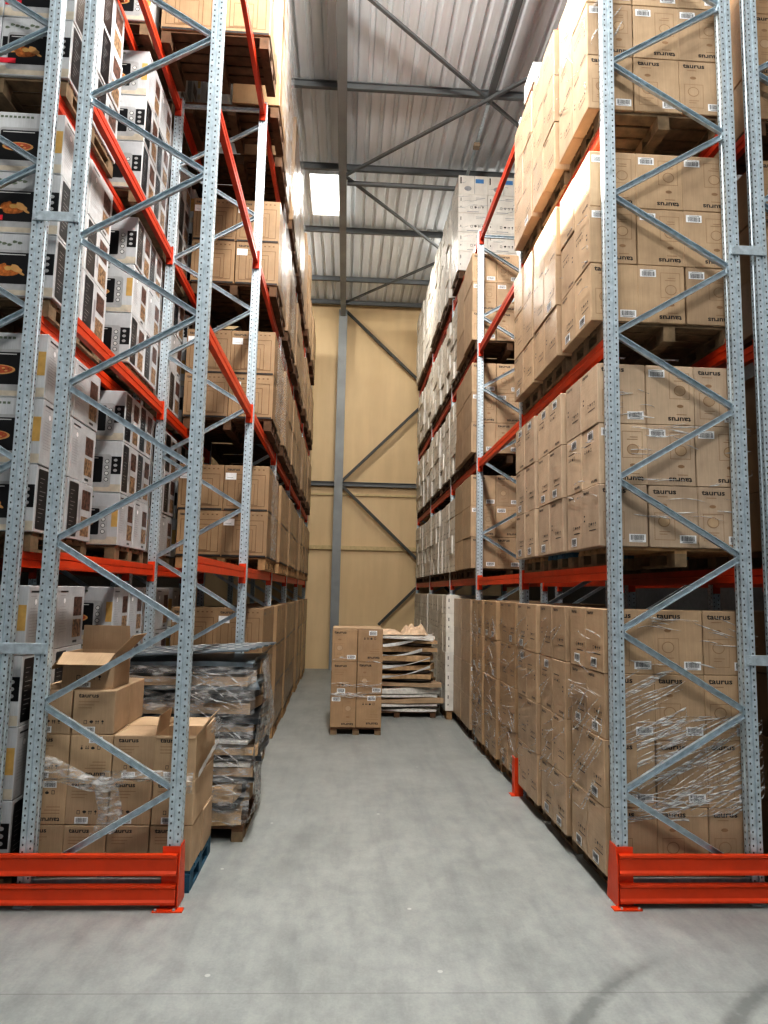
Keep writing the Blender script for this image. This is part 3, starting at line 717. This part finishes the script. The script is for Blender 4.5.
# --- oven-side rack: panelled brown cartons from the second bay back
HW, HD, HH = .598, .765, .615
def hload(n, y, lv, nz, front, x=-1.0, dx=0):
    z = ZB[lv]
    nm = 'lone' if n < 0 else ORD[n]
    ph = 'front stack' if n < 0 else '%s stack back' % nm
    pallet(x-1.19, x-.01, y+.005, y+HD-.005, z, 'wooden pallet under %s %s, oven-side rack' % (ph, LV[lv]), y < 11.5, WOODD if lv > 1 else WOOD, WOODD if lv > 1 else WOOD, .16)
    stack('L', 1, x+dx, y, z+.162, 2, 1, nz, HW, HD, HH, PANC, 'panelled', '%s, %s, oven-side rack' % (ph, LV[lv]), 'panelled cartons', 'panelled_carton', 'carton', 'brown carton', front=front)
hl = [9.25, 10.025]
for bay in (2, 3, 4): hl += [YF[bay]+(.10+.87*i if bay == 2 else .14+1.03*i) for i in range(3)]
for lv in range(5):
    for n, y in enumerate(hl):
        nz = 3 if lv in (0,) else 2
        if lv == 4: nz = 3 if (n < 4 or n in (6, 7)) else 2
        hload(n, y, lv, nz, n == 0 and lv < 4, -1.05 + (.0, -.02, .015, 0, .02)[n % 5], 0)
hload(-1, 7.10, 4, 3, True)
tag_y = 8.22
pallet(-2.19, -1.01, tag_y+.01, tag_y+.79, ZB[4], 'wooden pallet under top-level stack beside the second upright, oven-side rack', True, WOODD, WOODD, .16)
stack('L', 1, -1.0, tag_y, ZB[4]+.162, 2, 1, 3, HW, HD, HH, PANC, 'panelled', 'top-level stack beside second upright, oven-side rack', 'panelled cartons', 'panelled_carton', 'carton', 'brown carton', front=False)
# film over the aisle faces high up
def side_sheet(label, x, ya, yb, za, zb, seed, mat=FILMH, amp=.03):
    sheet('stretch_wrap', label, lambda u, v: ((x, ya+(yb-ya)*u, za+(zb-za)*v), (1, 0, 0)), 26, 34, mat, amp, seed, .04)
side_sheet('crumpled clear film over aisle face of stack over the first bay, top level', -.995, 7.1, 7.9, 8.4, 10.25, 41)
side_sheet('crumpled clear film over aisle face of top stack beside second upright', -.995, 8.22, 9.02, 8.4, 10.25, 42)
for n in range(5):
    side_sheet('crumpled clear film over aisle face of %s stack back on top level' % ORD[n], -1.03, hl[n], hl[n]+.76, 8.4, 8.4+.62*(3 if n < 4 else 2), 43+n)
for lv, nn in ((3, 3), (2, 2), (1, 1)):
    for n in range(nn): side_sheet('crumpled clear film over aisle face of %s stack back %s' % (ORD[n], LV[lv]), -1.03, hl[n], hl[n]+.76, ZB[lv]+.15, ZB[lv]+1.4, 60+lv*5+n)

# --- oven cartons in the rack behind
OW, OD, OH = .575, .585, .525
MIX = {0: ['dark', 'pizza', 'dark', 'pizza'], 1: ['chicken', 'pizza', 'pizza'], 2: ['chicken', 'chicken', 'pizza'], 3: ['chicken', 'chicken', 'dark'], 4: ['pizza', 'chicken', 'pizza']}
MIX2 = {0: ['pizza', 'dark', 'pizza', 'pizza'], 1: ['pizza', 'dark', 'dark'], 2: ['dark', 'pizza', 'dark'], 3: ['dark', 'dark', 'pizza'], 4: ['pizza', 'dark', 'pizza']}
def oven_load(n, y, lv, x, ny, front=True, nx=2, dd=.585):
    z = ZB[lv]; nz = 4 if lv == 0 else 3
    mix = (MIX if n == 0 else MIX2)[lv]
    pallet(x-1.14, x-.02, y+.01, y+ny*(dd+.004)-.01, z, 'wooden pallet under %s oven stack back, %s' % (ORD[n], LV[lv]), n < 2, WOODG, WOODG)
    stack('BL', 1, x, y, z+.152, nx, ny, nz, OW, dd, OH, OVENC, 'pizza', '%s oven stack back, %s' % (ORD[n], LV[lv]), 'oven cartons', 'oven_carton', 'carton', 'white oven carton', front=front, fkinds=mix)
for lv in range(5):
    oven_load(0, 5.44, lv, -2.405, 2)
    oven_load(1, 7.00, lv, -2.275, 2, dd=.50)
    oven_load(2, 8.22, lv, -2.33, 2)
    oven_load(3, 9.60, lv, -2.33, 2, True, 1)

# --- brown cartons in the rack behind the tan rack
for lv in range(4):
    x = 3.47; z = ZB[lv]
    pallet(x+.0, x+1.18, 5.43, 6.2, z, 'wooden pallet of the rear rack %s beside the tan stacks' % LV[lv], False, WOODD, WOODD)
    stack('BR', -1, x, 5.42, z+.152, 3, 2, 4 if lv == 0 else 3, FW, FD, FH, CARDDW, 'tan', 'rear rack stack, %s' % LV[lv], 'tan cartons', 'tan_carton', 'carton', 'tan carton', front=True, sides=False)

# ------------------------------------------------------------------ small cartons at the foot of the oven-side rack
SW, SD, SH = .312, .395, .327
pallet(-2.36, -1.10, 5.52, 6.34, 0, 'blue painted pallet under the small cartons', True, BLUEW, BLUEW, .15, None)
def small(ix, iy, iz, label, mat=CARD):
    return carton('small_carton', SW, SD, SH, mat, (-1.10-ix*.317-SW/2+R.uniform(-.006, .006), 5.53+iy*.40+SD/2+R.uniform(-.008, .004), .152+iz*(SH+.003)), R.uniform(-.02, .02), label, 'carton', 'small cartons', [('small', 'f', (ix+iz) % 5 == 4)] if iy == 0 else [])
ROWN = ['bottom row', 'second row up', 'third row up', 'fourth row up']
for iz in range(4):
    for iy in range(2):
        for ix in range(4):
            if iz == 3 and ix < 2: continue
            if iz == 2 and ix == 0 and iy == 0: continue
            pos = 'aisle corner' if ix == 0 else ORD[ix]+' from aisle'
            small(ix, iy, iz, 'small tan carton, %s, %s, %s of blue pallet' % (pos, ROWN[iz], 'front' if iy == 0 else 'rear'))
def open_carton(w, d, h, loc, rz, label, flaps, mat=CARD):
    """open-topped carton: walls, floor and four folded flaps. flaps: {side: (length, angle outwards from vertical)}"""
    t = thing('open_carton', label, 'carton', loc, rz); k = .005; b = MB()
    b.box(-w/2, w/2, -d/2, d/2, 0, k); b.box(-w/2, w/2, -d/2, -d/2+k, k, h); b.box(-w/2, w/2, d/2-k, d/2, k, h); b.box(-w/2, -w/2+k, -d/2+k, d/2-k, k, h); b.box(w/2-k, w/2, -d/2+k, d/2-k, k, h)
    obj('carton_body', b.mesh('carton_body', [mat]), t)
    for s, (ln, an) in flaps.items():
        f = MB(); W = w if s in 'fb' else d
        sl = .012
        f.add([(-W/2, 0, 0), (W/2, 0, 0), (W/2-sl, 0, ln), (-W/2+sl, 0, ln), (-W/2, k, 0), (W/2, k, 0), (W/2-sl, k, ln), (-W/2+sl, k, ln)], [(0, 1, 2, 3), (7, 6, 5, 4), (0, 4, 5, 1), (1, 5, 6, 2), (2, 6, 7, 3), (3, 7, 4, 0)])
        o = obj('flap', f.mesh('flap', [mat]), t)
        base, rzz = {'f': ((0, -d/2, h), 0), 'b': ((0, d/2, h), PI), 'l': ((-w/2, 0, h), -PI/2), 'r': ((w/2, 0, h), PI/2)}[s]
        o.matrix_local = Matrix.Translation(base) @ Matrix.Rotation(rzz, 4, 'Z') @ Matrix.Rotation(an, 4, 'X')
    for pn, me in art('small', w, d, h, 'f', False): obj(pn, me, t)
    return t
open_carton(SW, SD, SH, (-1.10-SW/2, 5.53+SD/2, .152+2*(SH+.003)), .0, 'small tan carton with raised flaps at aisle corner of blue pallet', {'l': (.15, -.12), 'r': (.17, .62), 'b': (.14, 2.6), 'f': (.02, 2.9)})
open_carton(.40, .36, .27, (-1.975, 5.80, .152+4*(SH+.003)), -.03, 'tan carton with open flaps topping the small cartons', {'f': (.17, 2.05), 'b': (.20, -.12), 'r': (.19, .75), 'l': (.17, 2.5)})
st = Face2D(.1, .05, lambda u, v, e: (u, 0, v)); st.rect(0, 0, .1, .05, 0, 0); st.rect(.02, .03, .07, .035, 1, .001)
TORN = film('torn_stretch_film', .05, .8, (5, 5, 16), (.5, .4, 0), (.82, .83, .83), .16)
# torn film hanging across the small cartons
def drape(u, v):
    x = -2.32+1.22*u; top = 1.02-.10*u-.10*math.sin(u*PI)+.03*math.sin(u*11); wd = .13+.05*math.sin(u*6+1)
    return (x, 5.495-.03*math.sin(v*3), top-wd*(1-v)), (0, -1, 0)
sheet('stretch_wrap', 'torn clear film sagging across the front of the small cartons', drape, 44, 10, TORN, .03, 77, .25, None)
def strip(u, v):
    x = -1.80+.17*u+.10*(v-.5)+.04*math.sin(v*6); return (x, 5.475-.02*math.sin(u*5), .42+.48*v), (0, -1, 0)
sheet('stretch_wrap', 'torn strip of clear film hanging down the small cartons', strip, 12, 26, TORN, .03, 79, .25, None)
def bandf(u, v): return (-1.088, 5.53+.85*u, .82+.10*u+.05*v), (1, 0, 0)
sheet('stretch_wrap', 'white twisted film band around aisle side of the small cartons', bandf, 24, 4, plain('twisted_film', (.72, .72, .70), .3), .012, 80, 0, None)
def capf(u, v): return (-1.10+.03*v, 5.98+.40*u, 1.05+.16*v-.12*u), (.6, 0, .8)
sheet('stretch_wrap', 'crumpled film gathered on rear aisle corner of the small cartons', capf, 12, 8, FILMS, .03, 81, .2, None)

# ------------------------------------------------------------------ pile of film-wrapped flattened cartons
def slab(name, cx, cy, w, d, z, h, mat, label, group, q, rz=0, droop=.03, wob=.03, cat='flattened carton'):
    """an irregular, slightly sagging sheet or bundle"""
    b = MB(); nu, nv = 14, 10; ph = [q.uniform(0, 6.3) for _ in range(6)]
    def edge(u, v):
        x = (u-.5)*w+wob*.5*math.sin(7*v+ph[0])*(abs(u-.5)*2)**3; y = (v-.5)*d+wob*.5*math.sin(6*u+ph[1])*(abs(v-.5)*2)**3
        return x, y
    def sag(u, v): return -droop*((abs(u-.5)*2)**4+(abs(v-.5)*2)**4)*(.5+.5*math.sin(3*u+4*v+ph[2]))
    for top in (0, 1):
        for j in range(nv+1):
            for i in range(nu+1):
                u, v = i/nu, j/nv; x, y = edge(u, v); zz = sag(u, v)+(h*(1+.25*math.sin(5*u+ph[3])*math.sin(4*v+ph[4])) if top else 0)
                b.v.append((x, y, zz))
    n = (nu+1)*(nv+1)
    for j in range(nv):
        for i in range(nu):
            k = j*(nu+1)+i; b.f.append((k, k+nu+1, k+nu+2, k+1)); b.m.append(0); b.f.append((n+k, n+k+1, n+k+nu+2, n+k+nu+1)); b.m.append(0)
    ring = [i for i in range(nu+1)]+[(j+1)*(nu+1)+nu for j in range(nv)]+[nv*(nu+1)+i for i in range(nu-1, -1, -1)]+[j*(nu+1) for j in range(nv-1, 0, -1)]
    for a, c in zip(ring, ring[1:]+ring[:1]): b.f.append((a, c, n+c, n+a)); b.m.append(0)
    return tag(obj(name, b.mesh(name, [mat]), None, (cx, cy, z), (0, 0, rz)), label, cat, group)
q = random.Random(5)
pallet(-2.05, -.86, 6.58, 7.60, 0, 'wooden pallet under the film-wrapped pile of flattened cartons', True, WOODD, WOODG, .13, None)
z = .135; i = 0
lay = [('k', .12), ('b', .05), ('k', .13), ('s', .04), ('k', .07), ('p', .03), ('b', .05), ('k', .09), ('p', .03), ('b', .04), ('k', .06), ('b', .07), ('k', .10), ('b', .08), ('s', .03), ('k', .09), ('b', .05), ('s', .04)]
nk = nb = 0
for kd, h in lay:
    w = 1.18+q.uniform(-.08, .06); d = 1.0+q.uniform(-.08, .04); lean = .02*math.sin(z*3)
    mat = {'k': q.choice((KRAFT, CARD)), 'b': BLACKP, 's': SLATE, 'p': WPRINT}[kd]
    if kd in 'kp': lb = 'flattened %s carton bundle, %s bundle up in the wrapped pile' % ('brown' if kd == 'k' else 'white printed', ORD[nk]); nk += 1; nm, ct = 'flattened_carton', 'flattened carton'
    else: lb = 'folded dark plastic sheet, %s sheet up in the wrapped pile' % ORD[nb]; nb += 1; nm, ct = 'plastic_or_shadow_sheet', 'plastic sheet'
    if kd in 'bs': w += .05
    slab(nm, -1.42+lean-.10*(z < .35), 7.10+q.uniform(-.02, .02), w, d, z, h*.92, mat, lb, None, q, q.uniform(-.03, .03), .004, .05, ct)
    z += h*1.25
PT = z
for k in range(5):
    b = MB(); b.box(-.72, .72, -.10, .10, 0, .018); 
    for r in range(9): b.box(-.68+.15*r, -.62+.15*r, -.07, .07, .0185, .023, 1)
    M = bevel(b.mesh('plastic_profile', [SLATE, SILVER]), .004)
    o = tag(obj('plastic_profile', M, None, (-1.60+.04*k, 6.68+.215*k, PT+.05), (0, -.055, .012*(2-k))), 'long grey slatted profile lying on the wrapped pile, %s from the front' % ORD[k], 'plastic profile')
# film over the pile
XF = -.755
def pside(u, v): return (XF-.12*(1-v)**2+.03*math.sin(v*9+u*3)-.03*v*v, 6.56+1.08*u, .14+(PT-.16)*v), (1, 0, 0)
sheet('stretch_wrap', 'cloudy clear film over aisle side of the wrapped pile', pside, 36, 40, film('pile_film', .30, .92, (3, 3, 7), (.7, .2, 0), (.50, .51, .51), .14), .05, 90, .05, None)
def pfront(u, v): return (-2.02+1.24*u-.03*(1-v), 6.545, .16+(PT-.2)*v), (0, -1, 0)
sheet('stretch_wrap', 'clear film over the end face of the wrapped pile', pfront, 40, 40, film('pile_film_front', .0, .6, (3, 3, 11), (.5, .5, 0), (.8, .8, .8), .12), .04, 91, .04, None)
ribbons('stretch_wrap', 'tight glossy strands of film crossing the wrapped pile', [('f', 6.52, -1.5, -.9, .4, 1.5, 18, -.5, .3, .8), ('f', 6.52, -1.5, -.9, .3, 1.5, 14, .15, .2, .6)], FILMS, 92)

# ------------------------------------------------------------------ pallet standing in the aisle
cx0, cx1 = -.175, .645
pallet(cx0+.01, cx1-.01, 11.28, 12.08, 0, 'small pallet standing in the aisle under brown cartons', True, WOODD, WOODG, .11, None)
for iz in range(3):
    for iy in range(2):
        for ix in range(2):
            lab = 'brown carton on the aisle pallet, %s column, %s row, %s' % (('column-side', 'sheet-pile-side')[ix], ('bottom', 'middle', 'top')[iz], ('front', 'rear')[iy])
            o = carton('aisle_carton', .405, .395, .51, CARDDW, (cx0+.2+ix*.41+R.uniform(-.004, .004), 11.28+.2+iy*.4, .112+iz*.514), R.uniform(-.01, .01), lab, 'carton', 'cartons on the aisle pallet', [(('tan', 'small')[(ix+iz) % 2], 'f', (iz == 0) or (ix == 1 and iz == 2))] if iy == 0 else [])
tb = slab('cardboard_sheet', .235, 11.69, .80, .79, .112+3*.514+.002, .012, CARD, 'flat brown cardboard sheet capping the aisle pallet stack', None, q, 0, 0, .01, 'cardboard sheet')
ribbons('stretch_wrap', 'white strands of film around the aisle pallet stack', [('f', 11.275, cx0, cx1, .58, .66, 14, .03, .3, .8), ('f', 11.275, cx0, cx1, .74, .84, 8, .05, .2, .7), ('f', 11.275, cx0, cx1, 1.1, 1.25, 6, -.05, .1, .3)], FILMS, 93)

# ------------------------------------------------------------------ pile of paper bundles behind it
pallet(.30, 1.72, 12.86, 13.8, 0, 'dark pallet under the strapped pile of paper bundles', True, WOODD, WOODD, .10, None)
z = .105; n1 = n2 = 0
lay = [('w', .045), ('b', .03), ('w', .05), ('k', .09), ('w', .05), ('P', .11), ('k', .085), ('b', .03), ('k', .095), ('b', .04), ('k', .10), ('b', .035), ('k', .11), ('b', .03), ('k', .10), ('b', .03), ('k', .07)]
for kd, h in lay:
    low = z < .62
    w = (1.50 if low else 1.34)+q.uniform(-.05, .05); d = .95+q.uniform(-.04, .03)
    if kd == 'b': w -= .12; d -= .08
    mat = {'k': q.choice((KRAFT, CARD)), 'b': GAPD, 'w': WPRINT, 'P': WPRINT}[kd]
    if kd == 'b': lb = 'thin dark layer standing for shadow between paper bundles, %s up in the strapped pile' % ORD[n1]; n1 += 1; nm, ct = 'plastic_or_shadow_sheet', 'plastic sheet'
    else: lb = '%s paper bundle, %s up in the strapped pile' % ('brown' if kd == 'k' else 'white', ORD[n2]); n2 += 1; nm, ct = 'paper_bundle', 'paper bundle'
    slab(nm, (1.05 if low else 1.0)+q.uniform(-.02, .02), 13.34, w, d, z, h*.9, mat, lb, None, q, q.uniform(-.03, .03), .004, .10, ct)
    z += h*1.19
P2 = z-.04
for k, (za, zb, xa, xb) in enumerate(((1.28, 1.52, .64, 1.66), (.90, 1.08, .64, 1.60), (.72, .92, .64, 1.6), (1.12, 1.22, .64, 1.45))):
    b = MB(); n = 12
    for i in range(n+1):
        t = i/n; x = xa+(xb-xa)*t; zz = za+(zb-za)*t-.05*math.sin(t*PI); wv = .02+.012*math.sin(t*5+k)
        b.v += [(x, 12.80-.012*math.sin(t*9+k), zz-wv), (x, 12.79, zz+wv)]
    for i in range(n): b.f.append((2*i, 2*i+2, 2*i+3, 2*i+1)); b.m.append(0)
    tag(obj('packing_strap', b.mesh('packing_strap', [WSTRAP])), 'slack white plastic strap across the paper bundles, %s counted upward' % ORD[(3, 1, 0, 2)[k]], 'strap')
def crumple(label, cx, cy, w, d, z, h, mat, seed):
    r = random.Random(seed); b = MB(); n = 18
    for j in range(n+1):
        for i in range(n+1):
            u, v = i/n-.5, j/n-.5; e = max(abs(u), abs(v))*2
            hh = h*(1-e**2)*(.5+.5*math.sin(9*u+seed)*math.cos(8*v+seed*2))+r.uniform(0, h*.22)*(1-e**3)
            b.v.append((u*w*(1+.08*math.sin(9*v+seed)), v*d*(1+.08*math.sin(7*u+seed)), max(0, hh)))
    for j in range(n):
        for i in range(n): k = j*(n+1)+i; b.f.append((k, k+1, k+n+2, k+n+1)); b.m.append(0)
    return tag(obj('crumpled_paper', b.mesh('crumpled_paper', [mat]), None, (cx, cy, z), (0, 0, .1)), label, 'crumpled paper')
slab('plastic_or_shadow_sheet', .92, 13.3, 1.56, 1.0, P2+.05, .03, WPRINT, 'grey printed sheet overhanging the top of the strapped pile', None, q, 0, .03, .08, 'plastic sheet')
crumple('heap of pale crumpled wrapping paper on the column side of the strapped pile', .72, 13.3, .8, .7, P2+.098, .14, KRAFTP, 3)
crumple('tall pale crumpled paper peak topping the strapped pile', 1.33, 13.25, .5, .5, P2+.098, .24, KRAFTP, 8)

# ------------------------------------------------------------------ light
w = bpy.data.worlds.new('World'); bpy.context.scene.world = w; w.use_nodes = True
w.node_tree.nodes['Background'].inputs[0].default_value = (.92, .95, 1, 1); w.node_tree.nodes['Background'].inputs[1].default_value = .40
def area(name, loc, sx, sy, e, col=(1, .985, .955), rot=(0, 0, 0)):
    l = bpy.data.lights.new(name, 'AREA'); l.shape = 'RECTANGLE'; l.size = sx; l.size_y = sy; l.energy = e; l.color = col
    o = bpy.data.objects.new(name, l); C.objects.link(o); o.location = loc; o.rotation_euler = rot; return o
area('high_bay_or_fill_lamp', (.4, 7.6, 10.5), .5, 2.2, 300)
area('high_bay_or_fill_lamp', (.4, 3.4, 10.5), .5, 2.2, 300)
area('high_bay_or_fill_lamp', (.6, -2.0, 10.3), .8, 2.4, 440)
def ceiling_fill(loc, e, r=.25):  # unseen point light added to brighten the roof deck
    l = bpy.data.lights.new('ceiling_fill_lamp', 'POINT'); l.energy = e; l.shadow_soft_size = r; l.color = (1, .97, .92)
    o = bpy.data.objects.new('ceiling_fill_lamp', l); C.objects.link(o); o.location = loc
ceiling_fill((.4, 5.4, 9.7), 860); ceiling_fill((.4, .5, 9.7), 320)
ceiling_fill((3.75, 16.0, 10.4), 220); ceiling_fill((-3.0, 17.0, 10.5), 220)  # hidden behind the top loads, added to lift the far ceiling
area('roof_daylight', (-.67, 14.55, 11.0), .6, 1.5, 60, (1, .98, .95))
area('high_bay_or_fill_lamp', (.6, 16.4, 10.55), .8, 1.2, 130, (1, .97, .9))  # no fixture here; fill added to brighten the end wall
sun = bpy.data.lights.new('sun', 'SUN'); sun.energy = 40; sun.angle = .012; sun.color = (1, .97, .9)
so = bpy.data.objects.new('sun', sun); C.objects.link(so)
so.rotation_euler = Vector((1, -.5, -1.78)).to_track_quat('-Z', 'Y').to_euler()

# ------------------------------------------------------------------ camera
F_, PIT, YAW, ROL, HC = 690.3068, .1143, .0542, .0213, 2.2722
def ray(px, py):
    a, b = px-384, py-512; c, s = math.cos(ROL), math.sin(ROL); u = a*c+b*s; v = a*s-b*c
    c, s = math.cos(PIT), math.sin(PIT); Y = F_*c-v*s; Z = F_*s+v*c
    c, s = math.cos(YAW), math.sin(YAW); return Vector((u*c+Y*s, -u*s+Y*c, Z))
f0 = ray(384, 512); rx = (ray(385, 512)-f0).normalized(); up = (f0-ray(384, 513)).normalized(); bk = -f0.normalized()
cam = bpy.data.cameras.new('camera'); co = bpy.data.objects.new('camera', cam); C.objects.link(co)
co.matrix_world = Matrix(((rx.x, up.x, bk.x, 0), (rx.y, up.y, bk.y, 0), (rx.z, up.z, bk.z, HC), (0, 0, 0, 1)))
cam.sensor_fit = 'HORIZONTAL'; cam.sensor_width = 36; cam.lens = F_/768*36; cam.clip_end = 200
sc = bpy.context.scene; sc.camera = co
sc.view_settings.view_transform = 'Standard'; sc.view_settings.look = 'High Contrast'; sc.view_settings.exposure = -.30
